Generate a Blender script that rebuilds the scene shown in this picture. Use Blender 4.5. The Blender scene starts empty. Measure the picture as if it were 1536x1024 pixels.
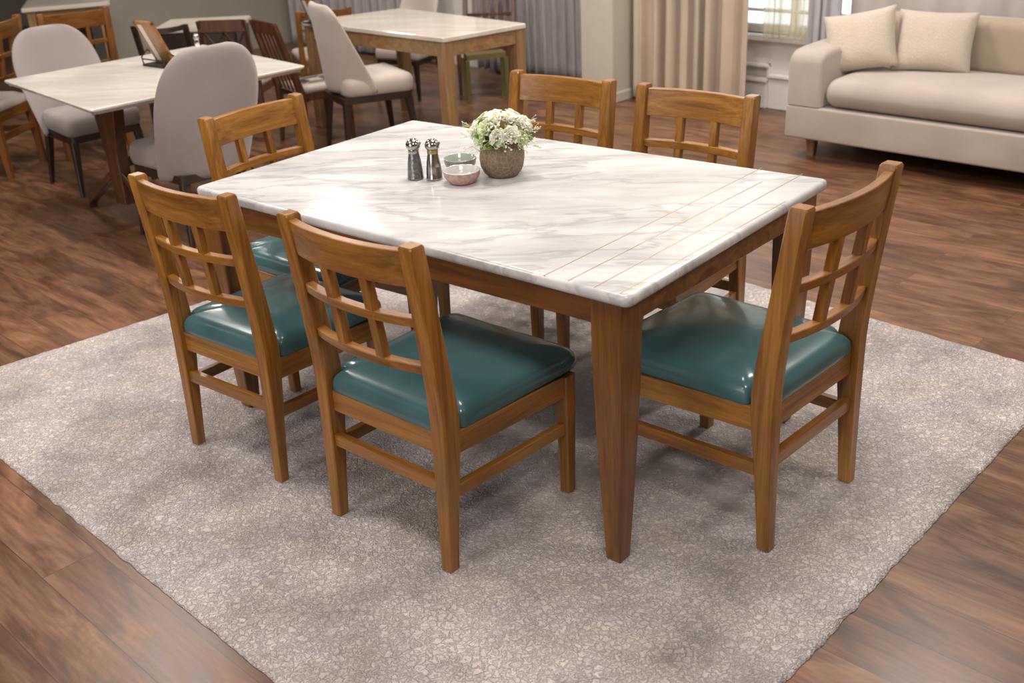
import bpy, bmesh, math, random
from mathutils import Vector, Matrix, noise
random.seed(7)
C = bpy.context.scene.collection
PI = math.pi
R2 = math.sqrt(0.5)

# ------------------------------------------------------------------ helpers
def US(u, s, z=0.0):
    """room frame (u = depth towards window wall, s = along it) to world"""
    return Vector(((u + s) * R2, (u - s) * R2, z))

def link(name, bm, mat=None, parent=None, smooth=False, kind=None, autosharp=None):
    me = bpy.data.meshes.new(name)
    bmesh.ops.recalc_face_normals(bm, faces=bm.faces[:])
    bm.to_mesh(me); bm.free()
    if smooth:
        me.polygons.foreach_set('use_smooth', [True] * len(me.polygons))
    if autosharp is not None:
        me.polygons.foreach_set('use_smooth', [True] * len(me.polygons))
        me.set_sharp_from_angle(angle=math.radians(autosharp))
    if mat is not None:
        for m in (mat if isinstance(mat, (list, tuple)) else [mat]):
            me.materials.append(m)
    o = bpy.data.objects.new(name, me); C.objects.link(o)
    if parent is not None: o.parent = parent
    if kind: o['kind'] = kind
    return o

def thing(name, label, cat, loc=(0, 0, 0), rz=0.0, group=None):
    o = bpy.data.objects.new(name, None); C.objects.link(o)
    o.empty_display_size = 0.05
    o.location = loc; o.rotation_euler = (0, 0, rz)
    o['label'] = label; o['category'] = cat
    if group: o['group'] = group
    return o

def tag(o, label, cat, group=None):
    o['label'] = label; o['category'] = cat
    if group: o['group'] = group
    return o

def copy_tree(o, parent=None):
    c = o.copy(); C.objects.link(c); c.parent = parent
    for ch in list(o.children): copy_tree(ch, c)
    return c

def dup(root, loc, rz, label, scale=(1, 1, 1), group=None):
    r = copy_tree(root)
    r.location = loc; r.rotation_euler = (0, 0, rz); r.scale = scale
    r['label'] = label
    if group: r['group'] = group
    return r

def box(bm, x0, x1, y0, y1, z0, z1, M=None):
    vs = [Vector((x, y, z)) for z in (z0, z1) for y in (y0, y1) for x in (x0, x1)]
    if M is not None: vs = [M @ v for v in vs]
    v = [bm.verts.new(p) for p in vs]
    for f in ((0, 1, 3, 2), (4, 5, 7, 6), (0, 1, 5, 4), (2, 3, 7, 6), (0, 2, 6, 4), (1, 3, 7, 5)):
        bm.faces.new([v[i] for i in f])
    return v

def bevel(bm, w, seg=2):
    bmesh.ops.bevel(bm, geom=bm.edges[:], offset=w, segments=seg, affect='EDGES', clamp_overlap=True)

def bbox(x0, x1, y0, y1, z0, z1, w=0.003, seg=2, M=None):
    bm = bmesh.new(); box(bm, x0, x1, y0, y1, z0, z1, M)
    bmesh.ops.recalc_face_normals(bm, faces=bm.faces[:])
    if w: bevel(bm, w, seg)
    return bm

def sweep(bm, pts, ax, sizes, ch=0.003):
    """sweep a chamfered rectangle along pts; ax = (a, b) section axes (or list), sizes = (ha, hb) half sizes (or list)"""
    rings = []
    n = len(pts)
    for i, p in enumerate(pts):
        a, b = ax[i] if isinstance(ax, list) else ax
        ha, hb = sizes[i] if isinstance(sizes, list) else sizes
        a = Vector(a); b = Vector(b); p = Vector(p)
        c = min(ch, ha * 0.6, hb * 0.6)
        o = [(ha, hb - c), (ha - c, hb), (-ha + c, hb), (-ha, hb - c), (-ha, -hb + c), (-ha + c, -hb), (ha - c, -hb), (ha, -hb + c)]
        rings.append([bm.verts.new(p + a * x + b * y) for x, y in o])
    for i in range(n - 1):
        for k in range(8):
            bm.faces.new((rings[i][k], rings[i][(k + 1) % 8], rings[i + 1][(k + 1) % 8], rings[i + 1][k]))
    bm.faces.new(rings[0]); bm.faces.new(rings[-1])

def lathe(prof, seg=32, M=None, bm=None, cap_top=False, cap_bot=True):
    bm = bm or bmesh.new()
    rings = []
    for r, z in prof:
        ring = []
        for k in range(seg):
            t = 2 * PI * k / seg
            p = Vector((r * math.cos(t), r * math.sin(t), z))
            ring.append(bm.verts.new(M @ p if M is not None else p))
        rings.append(ring)
    for i in range(len(rings) - 1):
        for k in range(seg):
            bm.faces.new((rings[i][k], rings[i][(k + 1) % seg], rings[i + 1][(k + 1) % seg], rings[i + 1][k]))
    if cap_bot: bm.faces.new(rings[0])
    if cap_top: bm.faces.new(rings[-1])
    return bm

def tube(bm, pts, rad, seg=10):
    pts = [Vector(p) for p in pts]
    rings = []
    n = len(pts)
    prev = None
    for i, p in enumerate(pts):
        t = (pts[min(i + 1, n - 1)] - pts[max(i - 1, 0)]).normalized()
        if prev is None:
            a = t.orthogonal().normalized()
        else:
            a = (prev - t * prev.dot(t)).normalized()
        prev = a
        b = t.cross(a)
        r = rad[i] if isinstance(rad, (list, tuple)) else rad
        rings.append([bm.verts.new(p + a * r * math.cos(2 * PI * k / seg) + b * r * math.sin(2 * PI * k / seg)) for k in range(seg)])
    for i in range(n - 1):
        for k in range(seg):
            bm.faces.new((rings[i][k], rings[i][(k + 1) % seg], rings[i + 1][(k + 1) % seg], rings[i + 1][k]))
    bm.faces.new(rings[0]); bm.faces.new(rings[-1])

def outline_stack(bm, levels):
    """levels: list of lists of Vector (same count); closed top and bottom"""
    rings = [[bm.verts.new(p) for p in L] for L in levels]
    n = len(rings[0])
    for i in range(len(rings) - 1):
        for k in range(n):
            bm.faces.new((rings[i][k], rings[i][(k + 1) % n], rings[i + 1][(k + 1) % n], rings[i + 1][k]))
    bm.faces.new(rings[0]); bm.faces.new(rings[-1])

def round_poly(pts, r, seg=5):
    """round corners of a 2D convex polygon; r number or list"""
    out = []
    n = len(pts)
    for i in range(n):
        p = Vector(pts[i]); a = Vector(pts[i - 1]); b = Vector(pts[(i + 1) % n])
        rr = r[i] if isinstance(r, (list, tuple)) else r
        d1 = (a - p).normalized(); d2 = (b - p).normalized()
        ang = d1.angle(d2)
        t = rr / math.tan(ang / 2)
        c = p + (d1 + d2).normalized() * (rr / math.sin(ang / 2))
        s = p + d1 * t; e = p + d2 * t
        v0 = s - c; v1 = e - c
        tot = v0.angle(v1)
        for k in range(seg + 1):
            f = k / seg
            w = (v0 * math.sin((1 - f) * tot) + v1 * math.sin(f * tot)) / math.sin(tot)
            out.append(c + w)
    return out

def inset_poly(pts, d):
    """move a dense closed CCW/CW polygon inward by d"""
    n = len(pts); c = Vector((0, 0))
    for p in pts: c += p
    c /= n
    out = []
    for i in range(n):
        t = (pts[(i + 1) % n] - pts[i - 1])
        if t.length < 1e-9: out.append(pts[i].copy()); continue
        t.normalize(); nrm = Vector((-t.y, t.x))
        if nrm.dot(c - pts[i]) < 0: nrm = -nrm
        out.append(pts[i] + nrm * d)
    return out

# ------------------------------------------------------------------ materials
def new_mat(name):
    m = bpy.data.materials.new(name); m.use_nodes = True
    nt = m.node_tree
    b = nt.nodes['Principled BSDF']
    return m, nt, b

def N(nt, typ, **kw):
    n = nt.nodes.new(typ)
    for k, v in kw.items():
        if k in n.inputs: n.inputs[k].default_value = v
        else: setattr(n, k, v)
    return n

def ramp(nt, stops):
    r = nt.nodes.new('ShaderNodeValToRGB')
    e = r.color_ramp.elements
    while len(e) < len(stops): e.new(0.5)
    for i, (p, c) in enumerate(stops):
        e[i].position = p; e[i].color = (*c, 1)
    return r

def coords(nt, scale=(1, 1, 1), rot=(0, 0, 0), rnd=False, which='Object'):
    tc = nt.nodes.new('ShaderNodeTexCoord')
    mp = nt.nodes.new('ShaderNodeMapping')
    mp.inputs['Scale'].default_value = scale; mp.inputs['Rotation'].default_value = rot
    if rnd:
        oi = nt.nodes.new('ShaderNodeObjectInfo')
        ml = nt.nodes.new('ShaderNodeVectorMath'); ml.operation = 'MULTIPLY_ADD'
        ml.inputs[1].default_value = (7.3, 5.1, 3.7)
        nt.links.new(oi.outputs['Random'], ml.inputs[0]); nt.links.new(tc.outputs[which], ml.inputs[2])
        nt.links.new(ml.outputs[0], mp.inputs[0])
    else:
        nt.links.new(tc.outputs[which], mp.inputs[0])
    return mp

def bump(nt, b, height, strength=0.2, dist=0.001, normal=None):
    bp = nt.nodes.new('ShaderNodeBump')
    bp.inputs['Strength'].default_value = strength; bp.inputs['Distance'].default_value = dist
    nt.links.new(height, bp.inputs['Height'])
    if normal is not None: nt.links.new(normal, bp.inputs['Normal'])
    nt.links.new(bp.outputs[0], b.inputs['Normal'])
    return bp.outputs[0]

def plain(name, col, rough=0.5, metal=0.0, coat=0.0, var=0.06, scale=30, bumps=0.0, trans=0.0, bscale=None):
    m, nt, b = new_mat(name)
    mp = coords(nt)
    n = N(nt, 'ShaderNodeTexNoise', Scale=scale, Detail=3.0)
    nt.links.new(mp.outputs[0], n.inputs['Vector'])
    lo = tuple(c * (1 - var) for c in col); hi = tuple(min(1, c * (1 + var)) for c in col)
    r = ramp(nt, [(0.3, lo), (0.7, hi)])
    nt.links.new(n.outputs['Fac'], r.inputs[0]); nt.links.new(r.outputs[0], b.inputs['Base Color'])
    b.inputs['Roughness'].default_value = rough; b.inputs['Metallic'].default_value = metal
    b.inputs['Coat Weight'].default_value = coat; b.inputs['Coat Roughness'].default_value = 0.15
    b.inputs['Transmission Weight'].default_value = trans
    if bumps:
        n2 = N(nt, 'ShaderNodeTexNoise', Scale=bscale or scale * 6, Detail=2.0)
        nt.links.new(mp.outputs[0], n2.inputs['Vector'])
        bump(nt, b, n2.outputs['Fac'], bumps, 0.002)
    return m

def wood(name, axis, dark, mid, light, rough=0.36, coat=0.35, cross=26.0, along=1.6):
    m, nt, b = new_mat(name)
    sc = [cross] * 3; sc['xyz'.index(axis)] = along
    mp = coords(nt, tuple(sc), rnd=True)
    n1 = N(nt, 'ShaderNodeTexNoise', Scale=1.0, Detail=5.0, Roughness=0.6, Distortion=0.9)
    nt.links.new(mp.outputs[0], n1.inputs['Vector'])
    sc2 = [cross * 7] * 3; sc2['xyz'.index(axis)] = along * 4
    mp2 = coords(nt, tuple(sc2), rnd=True)
    n2 = N(nt, 'ShaderNodeTexNoise', Scale=1.0, Detail=3.0, Roughness=0.7)
    nt.links.new(mp2.outputs[0], n2.inputs['Vector'])
    mx = N(nt, 'ShaderNodeMix', data_type='FLOAT'); mx.inputs[0].default_value = 0.35
    nt.links.new(n1.outputs['Fac'], mx.inputs[2]); nt.links.new(n2.outputs['Fac'], mx.inputs[3])
    r = ramp(nt, [(0.32, dark), (0.50, mid), (0.68, light)])
    nt.links.new(mx.outputs[0], r.inputs[0]); nt.links.new(r.outputs[0], b.inputs['Base Color'])
    b.inputs['Roughness'].default_value = rough
    b.inputs['Coat Weight'].default_value = coat; b.inputs['Coat Roughness'].default_value = 0.22
    bump(nt, b, n2.outputs['Fac'], 0.12, 0.0006)
    return m

WD, WM, WL = (0.115, 0.043, 0.006), (0.262, 0.110, 0.016), (0.42, 0.198, 0.038)
WX = wood('honey_wood_x', 'x', WD, WM, WL)
WY = wood('honey_wood_y', 'y', WD, WM, WL)
WZ = wood('honey_wood_z', 'z', WD, WM, WL)
TD, TM, TL = (0.085, 0.029, 0.005), (0.175, 0.067, 0.010), (0.28, 0.12, 0.019)
TX = wood('table_wood_x', 'x', TD, TM, TL)
TY = wood('table_wood_y', 'y', TD, TM, TL)
TZ = wood('table_wood_z', 'z', TD, TM, TL)
OX = wood('oak_x', 'x', (0.17, 0.09, 0.035), (0.27, 0.155, 0.065), (0.38, 0.23, 0.10))
OZ = wood('oak_z', 'z', (0.17, 0.09, 0.035), (0.27, 0.155, 0.065), (0.38, 0.23, 0.10))
DW = wood('dark_wood', 'z', (0.012, 0.006, 0.004), (0.022, 0.010, 0.006), (0.04, 0.018, 0.01))
MW = wood('red_brown_wood', 'z', (0.04, 0.014, 0.006), (0.085, 0.03, 0.011), (0.14, 0.055, 0.02))

def marble(name, base, vein, deep, rot, rough=0.12, sc=1.0, amount=1.0):
    m, nt, b = new_mat(name)
    mp = coords(nt, (0.9 * sc, 3.4 * sc, 2.0 * sc), rot)
    # rotate first then stretch: two mappings
    mp0 = nt.nodes.new('ShaderNodeMapping'); mp0.inputs['Rotation'].default_value = rot
    tc = nt.nodes.new('ShaderNodeTexCoord')
    nt.links.new(tc.outputs['Object'], mp0.inputs[0]); nt.links.new(mp0.outputs[0], mp.inputs[0])
    mp.inputs['Rotation'].default_value = (0, 0, 0)
    warp = N(nt, 'ShaderNodeTexNoise', Scale=1.6, Detail=4.0)
    nt.links.new(mp.outputs[0], warp.inputs['Vector'])
    add = N(nt, 'ShaderNodeVectorMath', operation='MULTIPLY_ADD'); add.inputs[1].default_value = (0.9, 0.9, 0.9)
    nt.links.new(warp.outputs['Color'], add.inputs[0]); nt.links.new(mp.outputs[0], add.inputs[2])
    n1 = N(nt, 'ShaderNodeTexNoise', Scale=2.2, Detail=7.0, Roughness=0.62)
    nt.links.new(add.outputs[0], n1.inputs['Vector'])
    r1 = ramp(nt, [(0.34, vein), (0.50, tuple((a + c) / 2 for a, c in zip(base, vein))), (0.60, base)])
    nt.links.new(n1.outputs['Fac'], r1.inputs[0])
    # thin veins = ridge of noise
    n2 = N(nt, 'ShaderNodeTexNoise', Scale=1.3, Detail=5.0, Roughness=0.6)
    nt.links.new(add.outputs[0], n2.inputs['Vector'])
    sub = N(nt, 'ShaderNodeMath', operation='SUBTRACT'); sub.inputs[1].default_value = 0.5
    ab = N(nt, 'ShaderNodeMath', operation='ABSOLUTE')
    nt.links.new(n2.outputs['Fac'], sub.inputs[0]); nt.links.new(sub.outputs[0], ab.inputs[0])
    mr = N(nt, 'ShaderNodeMapRange'); mr.inputs[1].default_value = 0.0; mr.inputs[2].default_value = 0.035
    mr.inputs[3].default_value = 0.55 * amount; mr.inputs[4].default_value = 0.0
    nt.links.new(ab.outputs[0], mr.inputs[0])
    mx = N(nt, 'ShaderNodeMix', data_type='RGBA')
    nt.links.new(mr.outputs[0], mx.inputs[0]); nt.links.new(r1.outputs[0], mx.inputs[6]); mx.inputs[7].default_value = (*deep, 1)
    nt.links.new(mx.outputs[2], b.inputs['Base Color'])
    b.inputs['Roughness'].default_value = rough
    return m

MARB = marble('white_marble', (0.655, 0.635, 0.630), (0.455, 0.452, 0.455), (0.29, 0.30, 0.305), (0, 0, 0.10), rough=0.17)
MARB2 = marble('cream_marble', (0.70, 0.655, 0.60), (0.56, 0.52, 0.47), (0.50, 0.46, 0.42), (0, 0, 0.2), rough=0.12, amount=0.5)
MARB3 = marble('beige_marble', (0.66, 0.60, 0.52), (0.55, 0.49, 0.42), (0.5, 0.44, 0.38), (0, 0, 0.2), rough=0.08, amount=0.4)

BRASS = plain('brass_inlay', (0.42, 0.30, 0.12), 0.35, 0.8)
def vinyl():
    m, nt, b = new_mat('teal_vinyl')
    mp = coords(nt, rnd=True)
    n = N(nt, 'ShaderNodeTexNoise', Scale=6.0, Detail=3.0)
    nt.links.new(mp.outputs[0], n.inputs['Vector'])
    r = ramp(nt, [(0.3, (0.045, 0.122, 0.134)), (0.7, (0.066, 0.158, 0.170))])
    nt.links.new(n.outputs['Fac'], r.inputs[0]); nt.links.new(r.outputs[0], b.inputs['Base Color'])
    b.inputs['Roughness'].default_value = 0.24
    b.inputs['Coat Weight'].default_value = 0.3; b.inputs['Coat Roughness'].default_value = 0.08; b.inputs['Specular IOR Level'].default_value = 0.42
    n2 = N(nt, 'ShaderNodeTexNoise', Scale=9.0, Detail=2.0)
    nt.links.new(mp.outputs[0], n2.inputs['Vector'])
    bump(nt, b, n2.outputs['Fac'], 0.22, 0.005)
    return m
VINYL = vinyl()

def fabric(name, col, var=0.10, weave=420.0, strength=0.35, soft=3.0):
    m, nt, b = new_mat(name)
    mp = coords(nt)
    n = N(nt, 'ShaderNodeTexNoise', Scale=soft, Detail=4.0)
    nt.links.new(mp.outputs[0], n.inputs['Vector'])
    lo = tuple(c * (1 - var) for c in col); hi = tuple(min(1, c * (1 + var)) for c in col)
    r = ramp(nt, [(0.3, lo), (0.7, hi)])
    nt.links.new(n.outputs['Fac'], r.inputs[0])
    v = N(nt, 'ShaderNodeTexVoronoi', Scale=weave)
    nt.links.new(mp.outputs[0], v.inputs['Vector'])
    mx = N(nt, 'ShaderNodeMix', data_type='RGBA', blend_type='MULTIPLY'); mx.inputs[0].default_value = 0.14
    nt.links.new(r.outputs[0], mx.inputs[6]); nt.links.new(v.outputs['Distance'], mx.inputs[7])
    nt.links.new(mx.outputs[2], b.inputs['Base Color'])
    b.inputs['Roughness'].default_value = 0.9
    b.inputs['Sheen Weight'].default_value = 0.25
    bump(nt, b, v.outputs['Distance'], strength, 0.0015)
    return m
GREYF = fabric('grey_fabric', (0.335, 0.288, 0.272))
CREAMF = fabric('cream_fabric', (0.47, 0.40, 0.345))
SOFAF = fabric('sofa_linen', (0.46, 0.39, 0.335), var=0.12)
SOFAB = fabric('sofa_back_linen', (0.40, 0.32, 0.235), var=0.10)
PILF = fabric('pillow_knit', (0.54, 0.46, 0.375), var=0.08, weave=110.0, strength=0.9)
TAN = fabric('tan_curtain', (0.50, 0.405, 0.30), var=0.08, weave=700)
TAUPE = fabric('taupe_curtain', (0.46, 0.42, 0.385), var=0.08, weave=700)

def sheer(name, col, alpha):
    m, nt, b = new_mat(name)
    mp = coords(nt, (1, 1, 0.15))
    n = N(nt, 'ShaderNodeTexNoise', Scale=60.0, Detail=2.0)
    nt.links.new(mp.outputs[0], n.inputs['Vector'])
    r = ramp(nt, [(0.3, tuple(c * .85 for c in col)), (0.7, col)])
    nt.links.new(n.outputs['Fac'], r.inputs[0]); nt.links.new(r.outputs[0], b.inputs['Base Color'])
    b.inputs['Roughness'].default_value = 0.9
    tl = N(nt, 'ShaderNodeBsdfTranslucent'); nt.links.new(r.outputs[0], tl.inputs['Color'])
    tp = N(nt, 'ShaderNodeBsdfTransparent')
    m1 = N(nt, 'ShaderNodeMixShader'); m1.inputs[0].default_value = 0.45
    nt.links.new(b.outputs[0], m1.inputs[1]); nt.links.new(tl.outputs[0], m1.inputs[2])
    m2 = N(nt, 'ShaderNodeMixShader'); m2.inputs[0].default_value = alpha
    nt.links.new(m1.outputs[0], m2.inputs[1]); nt.links.new(tp.outputs[0], m2.inputs[2])
    nt.links.new(m2.outputs[0], nt.nodes['Material Output'].inputs['Surface'])
    return m
SHEER = sheer('grey_sheer', (0.66, 0.62, 0.62), 0.05)
SHEERW = sheer('cream_sheer', (0.80, 0.74, 0.56), 0.5)

def rug_mat():
    m, nt, b = new_mat('shaggy_rug')
    mp = coords(nt)
    # broad mottling
    n = N(nt, 'ShaderNodeTexNoise', Scale=3.4, Detail=7.0, Roughness=0.62)
    nt.links.new(mp.outputs[0], n.inputs['Vector'])
    r = ramp(nt, [(0.28, (0.34, 0.297, 0.29)), (0.45, (0.52, 0.462, 0.44)), (0.56, (0.63, 0.563, 0.535)), (0.74, (0.71, 0.64, 0.60))])
    nt.links.new(n.outputs['Fac'], r.inputs[0])
    # beige and lilac tints
    n3 = N(nt, 'ShaderNodeTexNoise', Scale=5.0, Detail=3.0)
    mp3 = coords(nt); mp3.inputs['Location'].default_value = (11, 5, 2)
    nt.links.new(mp3.outputs[0], n3.inputs['Vector'])
    r3 = ramp(nt, [(0.30, (0.94, 0.93, 1.0)), (0.5, (1, .98, .985)), (0.72, (1.0, 0.94, 0.86))])
    nt.links.new(n3.outputs['Fac'], r3.inputs[0])
    mx = N(nt, 'ShaderNodeMix', data_type='RGBA', blend_type='MULTIPLY'); mx.inputs[0].default_value = 0.9
    nt.links.new(r.outputs[0], mx.inputs[6]); nt.links.new(r3.outputs[0], mx.inputs[7])
    # looped yarn: distorted voronoi cells
    w = N(nt, 'ShaderNodeTexNoise', Scale=60.0, Detail=3.0)
    nt.links.new(mp.outputs[0], w.inputs['Vector'])
    add = N(nt, 'ShaderNodeVectorMath', operation='MULTIPLY_ADD'); add.inputs[1].default_value = (0.055, 0.055, 0.0)
    nt.links.new(w.outputs['Color'], add.inputs[0]); nt.links.new(mp.outputs[0], add.inputs[2])
    v = N(nt, 'ShaderNodeTexVoronoi', feature='DISTANCE_TO_EDGE', Scale=60.0)
    nt.links.new(add.outputs[0], v.inputs['Vector'])
    vr = ramp(nt, [(0.0, (0, 0, 0)), (0.10, (0.55, 0.55, 0.55)), (0.35, (1, 1, 1))])
    nt.links.new(v.outputs['Distance'], vr.inputs[0])
    v2 = N(nt, 'ShaderNodeTexVoronoi', feature='F1', Scale=60.0)
    nt.links.new(add.outputs[0], v2.inputs['Vector'])
    hue = N(nt, 'ShaderNodeSeparateColor'); nt.links.new(v2.outputs['Color'], hue.inputs[0])
    mr = N(nt, 'ShaderNodeMapRange'); mr.inputs[3].default_value = 0.90; mr.inputs[4].default_value = 1.08
    nt.links.new(hue.outputs[0], mr.inputs[0])
    mx2 = N(nt, 'ShaderNodeMix', data_type='RGBA', blend_type='MULTIPLY'); mx2.inputs[0].default_value = 1.0
    nt.links.new(mx.outputs[2], mx2.inputs[6]); nt.links.new(mr.outputs[0], mx2.inputs[7])
    nt.links.new(mx2.outputs[2], b.inputs['Base Color'])
    b.inputs['Roughness'].default_value = 0.95; b.inputs['Sheen Weight'].default_value = 0.2
    b.inputs['Specular IOR Level'].default_value = 0.2
    b1 = bump(nt, b, vr.outputs[0], 0.9, 0.006)
    n5 = N(nt, 'ShaderNodeTexNoise', Scale=260.0, Detail=2.0)
    nt.links.new(mp.outputs[0], n5.inputs['Vector'])
    bump(nt, b, n5.outputs['Fac'], 0.5, 0.0015, b1)
    return m
RUG = rug_mat()

def floor_mat():
    m, nt, b = new_mat('hickory_floor')
    tc = nt.nodes.new('ShaderNodeTexCoord')
    mp = nt.nodes.new('ShaderNodeMapping'); mp.inputs['Rotation'].default_value = (0, 0, PI / 4)   # x along planks
    nt.links.new(tc.outputs['Object'], mp.inputs[0])
    br = N(nt, 'ShaderNodeTexBrick'); br.inputs['Scale'].default_value = 1.0
    br.inputs['Brick Width'].default_value = 1.25; br.inputs['Row Height'].default_value = 0.150
    br.inputs['Mortar Size'].default_value = 0.0012; br.inputs['Mortar Smooth'].default_value = 0.1
    br.offset = 0.37; br.squash = 1.0
    br.inputs['Color1'].default_value = (0, 0, 0, 1); br.inputs['Color2'].default_value = (1, 1, 1, 1); br.inputs['Mortar'].default_value = (0.5, 0.5, 0.5, 1)
    nt.links.new(mp.outputs[0], br.inputs['Vector'])
    # per-plank offset of the grain
    off = N(nt, 'ShaderNodeVectorMath', operation='MULTIPLY_ADD'); off.inputs[1].default_value = (5, 3, 7)
    nt.links.new(br.outputs['Color'], off.inputs[0]); nt.links.new(mp.outputs[0], off.inputs[2])
    st = nt.nodes.new('ShaderNodeMapping'); st.inputs['Scale'].default_value = (2.2, 9.0, 1.0)
    nt.links.new(off.outputs[0], st.inputs[0])
    n = N(nt, 'ShaderNodeTexNoise', Scale=1.0, Detail=6.0, Roughness=0.62, Distortion=1.6)
    nt.links.new(st.outputs[0], n.inputs['Vector'])
    st2 = nt.nodes.new('ShaderNodeMapping'); st2.inputs['Scale'].default_value = (7, 90.0, 1.0)
    nt.links.new(off.outputs[0], st2.inputs[0])
    n2 = N(nt, 'ShaderNodeTexNoise', Scale=1.0, Detail=3.0)
    nt.links.new(st2.outputs[0], n2.inputs['Vector'])
    mx0 = N(nt, 'ShaderNodeMix', data_type='FLOAT'); mx0.inputs[0].default_value = 0.25
    nt.links.new(n.outputs['Fac'], mx0.inputs[2]); nt.links.new(n2.outputs['Fac'], mx0.inputs[3])
    r = ramp(nt, [(0.30, (0.042, 0.019, 0.010)), (0.43, (0.105, 0.049, 0.024)), (0.55, (0.180, 0.088, 0.042)), (0.70, (0.285, 0.148, 0.072))])
    nt.links.new(mx0.outputs[0], r.inputs[0])
    sep = N(nt, 'ShaderNodeSeparateColor'); nt.links.new(br.outputs['Color'], sep.inputs[0])
    mr = N(nt, 'ShaderNodeMapRange'); mr.inputs[3].default_value = 0.78; mr.inputs[4].default_value = 1.18
    nt.links.new(sep.outputs[0], mr.inputs[0])
    mx = N(nt, 'ShaderNodeMix', data_type='RGBA', blend_type='MULTIPLY'); mx.inputs[0].default_value = 1.0
    nt.links.new(r.outputs[0], mx.inputs[6]); nt.links.new(mr.outputs[0], mx.inputs[7])
    mx2 = N(nt, 'ShaderNodeMix', data_type='RGBA'); mx2.inputs[7].default_value = (0.05, 0.025, 0.015, 1)
    nt.links.new(br.outputs['Fac'], mx2.inputs[0]); nt.links.new(mx.outputs[2], mx2.inputs[6])
    nt.links.new(mx2.outputs[2], b.inputs['Base Color'])
    rr = N(nt, 'ShaderNodeMapRange'); rr.inputs[3].default_value = 0.24; rr.inputs[4].default_value = 0.42
    nt.links.new(n.outputs['Fac'], rr.inputs[0]); nt.links.new(rr.outputs[0], b.inputs['Roughness'])
    bump(nt, b, n2.outputs['Fac'], 0.15, 0.001)
    return m
FLOOR = floor_mat()
WALLM = plain('painted_wall', (0.72, 0.68, 0.63), 0.8, var=0.03, scale=4)
WALLG = plain('olive_grey_wall', (0.31, 0.285, 0.23), 0.8, var=0.05, scale=3)
COLM = plain('column_paint', (0.50, 0.455, 0.375), 0.75, var=0.03, scale=4)
TRIMW = plain('white_trim', (0.80, 0.76, 0.72), 0.45, var=0.02)
CEIL = plain('ceiling_paint', (0.75, 0.72, 0.68), 0.9, var=0.02, scale=3)
BLACK = plain('black_metal', (0.015, 0.016, 0.015), 0.35, 0.4)
SILVER = plain('silver_tip', (0.7, 0.7, 0.7), 0.2, 1.0)
STEEL = plain('polished_steel', (0.42, 0.40, 0.38), 0.16, 1.0)
GUN = plain('hammered_gunmetal', (0.24, 0.24, 0.25), 0.28, 0.9, bumps=0.8, scale=40, bscale=120)
OLIVE = plain('olive_brass', (0.19, 0.165, 0.06), 0.35, 0.5)
PAPER = plain('paper', (0.72, 0.66, 0.60), 0.8, var=0.02)
GREENM = plain('green_metal', (0.008, 0.035, 0.022), 0.3, 0.2)
def glass():
    m, nt, b = new_mat('clear_glass')
    b.inputs['Base Color'].default_value = (0.95, 0.97, 0.98, 1); b.inputs['Roughness'].default_value = 0.03
    b.inputs['Transmission Weight'].default_value = 1.0; b.inputs['IOR'].default_value = 1.45
    return m
GLASS = glass()
PANE = glass(); PANE.node_tree.nodes['Principled BSDF'].inputs['IOR'].default_value = 1.02

# ------------------------------------------------------------------ camera
cam = bpy.data.cameras.new('camera'); co = bpy.data.objects.new('camera', cam); C.objects.link(co)
f, pitch, roll, h = 1622.3, 0.4317, -0.0507, 1.6608
cp, sp, cr, sr = math.cos(pitch), math.sin(pitch), math.cos(roll), math.sin(roll)
fwd = Vector((0, cp, -sp)); rt = Vector((1, 0, 0)); up = Vector((0, sp, cp))
r2 = cr * rt + sr * up; u2 = -sr * rt + cr * up
M = Matrix((r2, u2, -fwd)).transposed().to_4x4(); M.translation = (0, 0, h)
co.matrix_world = M
cam.sensor_width = 36.0; cam.lens = f / 1536 * 36.0
cam.clip_start = 0.05; cam.clip_end = 200
cam.dof.use_dof = True; cam.dof.focus_distance = 2.95; cam.dof.aperture_fstop = 4.0
bpy.context.scene.camera = co

# ------------------------------------------------------------------ room shell
def slab(name, u0, u1, s0, s1, z0, z1, mat, bev=0.0, parent=None, kind='structure'):
    bm = bmesh.new()
    M = Matrix.Rotation(-PI / 4, 4, 'Z')   # local x = s, y = u
    box(bm, s0, s1, u0, u1, z0, z1, M)
    bmesh.ops.recalc_face_normals(bm, faces=bm.faces[:])
    if bev: bevel(bm, bev, 2)
    return link(name, bm, mat, parent, kind=kind)

CH = 2.9
UW = 6.25
slab('floor', -4.2, 6.6, -13.2, 5.2, -0.08, 0.0, FLOOR)
slab('ceiling', -4.2, 6.6, -13.2, 5.2, CH, CH + 0.1, CEIL)
# window wall with one opening
WS0, WS1, WZ0, WZ1 = -4.25, -3.0, 0.47, 2.3
bm = bmesh.new(); MR = Matrix.Rotation(-PI / 4, 4, 'Z')
box(bm, -13.2, WS0, UW, UW + 0.2, 0, CH, MR); box(bm, WS1, 5.2, UW, UW + 0.2, 0, CH, MR)
box(bm, WS0, WS1, UW, UW + 0.2, 0, WZ0, MR); box(bm, WS0, WS1, UW, UW + 0.2, WZ1, CH, MR)
link('wall_back', bm, WALLM, kind='structure')
slab('wall_right', -4.2, UW, 5.0, 5.2, 0, CH, WALLM)
slab('wall_front', -4.2, -4.0, -13.2, 5.0, 0, CH, WALLM)
slab('wall_left', -4.0, UW, -13.2, -13.0, 0, CH, WALLG)
slab('wall_alcove', 4.40, UW, -9.35, -9.05, 0, CH, WALLG)
slab('wall_pillar', 5.80, UW, -4.98, -4.70, 0, CH, COLM, 0.004)
slab('trim_1', 5.785, 6.0, -4.995, -4.685, 0.0, 0.07, COLM, 0.006)
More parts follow.
